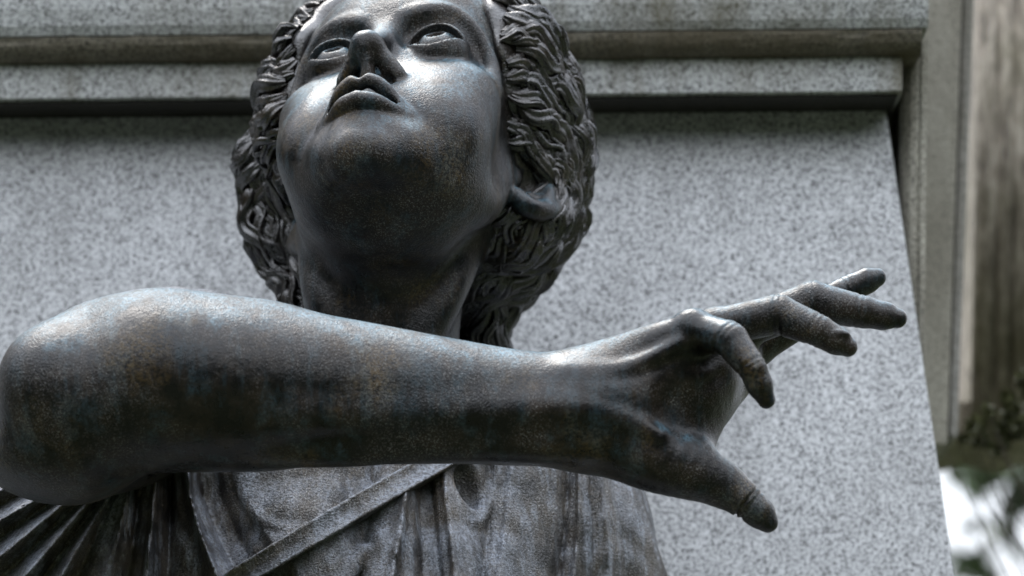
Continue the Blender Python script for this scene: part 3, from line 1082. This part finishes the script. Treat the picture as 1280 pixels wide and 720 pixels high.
def branch_tree(name, label, base, height, clumps, nleaf, lsize, mat, seed, limbs=1.0):
    rg = np.random.default_rng(seed)
    t = thing(name, label, 'tree', base)
    base = np.array(base, float)
    bm = bmesh.new()
    def limb(a, b, r0, r1, n=6):
        a = np.array(a, float); b = np.array(b, float)
        prev = None
        ax = (b - a) / np.linalg.norm(b - a)
        u = np.cross(ax, [.3, .9, .1]); u /= np.linalg.norm(u); v = np.cross(ax, u)
        off = np.zeros(3)
        for i in range(n + 1):
            tt = i / n
            off = off + rg.normal(0, .02, 3) * np.linalg.norm(b - a) * (0 < i < n)
            p = a + (b - a) * tt + off
            r = r0 + (r1 - r0) * tt
            ring = [bm.verts.new(p + u * r * math.cos(q) + v * r * math.sin(q)) for q in np.arange(8) / 8 * 2 * math.pi]
            if prev:
                for j in range(8): bm.faces.new((prev[j], prev[(j + 1) % 8], ring[(j + 1) % 8], ring[j]))
            prev = ring
    top = np.array([0, 0, height * .8])
    limb((0, 0, 0), top, height * .028, height * .010)
    for (c_, r_) in clumps:
        limb((0, 0, min(height * .7, max(height * .22, c_[2] * .6))), np.array(c_), height * .010 * limbs, height * .002 * limbs)
    obj('trunk', bm, BARK, t, smooth=True)
    V = []
    w_ = np.array([r_ ** 2 for _, r_ in clumps]); w_ = w_ / w_.sum()
    for (c_, r_), ww in zip(clumps, w_):
        n = int(nleaf * ww)
        # leaf sprays: small sub-clumps inside each clump leave gaps between them
        ns = max(6, n // 60)
        dirs = rg.normal(size=(ns, 3)); dirs /= np.linalg.norm(dirs, axis=1)[:, None]
        sub = np.array(c_) + dirs * (rg.random((ns, 1)) ** .4) * r_ * [1, 1, .8]
        idx = rg.integers(0, ns, n)
        p = sub[idx] + rg.normal(0, r_ * .13, (n, 3))
        nrm = rg.normal(size=(n, 3)); nrm /= np.linalg.norm(nrm, axis=1)[:, None]
        u = np.cross(nrm, rg.normal(size=(n, 3))); u /= np.linalg.norm(u, axis=1)[:, None]
        v = np.cross(nrm, u)
        sz = lsize * rg.uniform(.6, 1.3, (n, 1))
        V.append(np.stack([p - u * sz, p + v * sz * .5, p + u * sz, p - v * sz * .5], 1).reshape(-1, 3))
    V = np.concatenate(V)
    F = np.arange(len(V)).reshape(-1, 4)
    link('crown', mesh_np('crown', V, F, smooth=False), mat, t)


LM1 = leaf_mat('leaves_olive', (.040, .048, .018), (.12, .12, .045))
LM2 = leaf_mat('leaves_green', (.022, .04, .016), (.06, .09, .03))


def wp(px, py, y, base): return tuple(W(px, py, y) - np.array(base))


b1 = (W(1600, 0, 1.5)[0], 1.5, 0)
cl = [(wp(px, py, 1.5 + dy, b1), r_) for px, py, dy, r_ in [(1270, 515, 0, .030), (1242, 530, .03, .022), (1205, 548, .1, .012), (1228, 552, .05, .014), (1250, 560, 0, .016), (1278, 535, -.1, .022), (1215, 530, -.1, .012), (1232, 512, -.15, .012), (1262, 500, -.1, .018), (1284, 470, -.1, .03), (1290, 575, 0, .02), (1300, 490, .1, .045), (1264, 552, .05, .022), (1300, 548, .0, .04), (1222, 544, .03, .012),
      (1380, 500, .1, .09), (1420, 400, .1, .12), (1430, 420, 0, .16), (1480, 340, .1, .18), (1420, 520, -.1, .12), (1550, 400, 0, .2)]]
branch_tree('leafy_tree', 'small tree with dark leaves poking in below the brown column at the right edge', b1, 2.9, cl, 20000, .012, LM1, 3, .10)
b2 = (W(1330, 0, 16)[0], 16, 0)
cl = [(wp(px, py, 16 + dy, b2), r_) for px, py, dy, r_ in [(1235, 585, 0, .28), (1262, 560, .4, .3), (1205, 600, 0, .18), (1290, 640, .3, .3), (1222, 655, .2, .10), (1195, 705, .3, .2), (1330, 560, 0, .5),
      (1340, 700, 0, .4), (1250, 715, 0, .22), (1400, 600, 0, .6), (1300, 520, 0, .35)]]
branch_tree('leafy_tree', 'sparse distant tree against the white sky low beside the panel', b2, 4.2, cl, 900, .085, LM2, 5, .25)

# unseen woodland added behind the camera to block low sky and darken reflections
rgw = np.random.default_rng(21)
Vw = []
for k in range(46):
    a = R(-118 + 236 * (k + .5) / 46 + rgw.uniform(-2, 2))
    rad = rgw.uniform(15, 21)
    c_ = np.array([-math.sin(a) * rad, -3 - math.cos(a) * rad, rgw.uniform(3.6, 6.0)])
    r_ = np.array([3.2, 3.2, 7.4]) * rgw.uniform(.85, 1.2)
    n = 1500
    dr = rgw.normal(size=(n, 3)); dr /= np.linalg.norm(dr, axis=1)[:, None]
    p = c_ + dr * r_ * rgw.random((n, 1)) ** .25
    nr = rgw.normal(size=(n, 3)); u = np.cross(nr, rgw.normal(size=(n, 3))); u /= np.linalg.norm(u, axis=1)[:, None]
    v = np.cross(nr, u); v /= np.linalg.norm(v, axis=1)[:, None]
    sz = rgw.uniform(.22, .42, (n, 1))
    Vw.append(np.stack([p - u * sz, p + v * sz * .6, p + u * sz, p - v * sz * .6], 1).reshape(-1, 3))
Vw = np.concatenate(Vw)
Vw = Vw[(Vw.reshape(-1, 4, 3)[:, :, 2].min(1) > .02).repeat(4)]
o = link('sky_block_woodland', mesh_np('sky_block_woodland', Vw, np.arange(len(Vw)).reshape(-1, 4), smooth=False), LM2)
o['kind'] = 'stuff'

# ------------------------------------------------------------------ statue
LOC = (W(470, 360, .2)[0], .2, 1.5)
statue = thing('bronze_statue', 'dark weathered bronze statue of a woman looking up with one arm stretched across her chest', 'statue', LOC)
V, F = surface_nets(body, (-.80, -.60, CAMZ + .28), (.55, .52, 2.95 + .15), 0.0021)
link('figure', mesh_np('figure', V, F, loc=LOC), M_BODY, statue)
V, F = surface_nets(robe, (-.95, -.25, 1.48), (.4, .52, 2.62), 0.0034)
link('robe', mesh_np('robe', V, F, loc=LOC), M_ROBE, statue)
V, F = surface_nets(sash, (-.6, -.2, 1.9), (.05, .35, 2.45), 0.0028)
link('sash', mesh_np('sash', V, F, loc=LOC), M_ROBE, statue)
V, F = surface_nets(hair_mass, (-.50, -.25, 2.25), (.25, .60, 3.2), 0.0045)
MV = V
HV.append(V); HF.append(F)
grow_all(MV)
V = np.concatenate(HV)
link('hair', mesh_np('hair', V, np.concatenate(HF), loc=LOC), M_HAIR, statue)
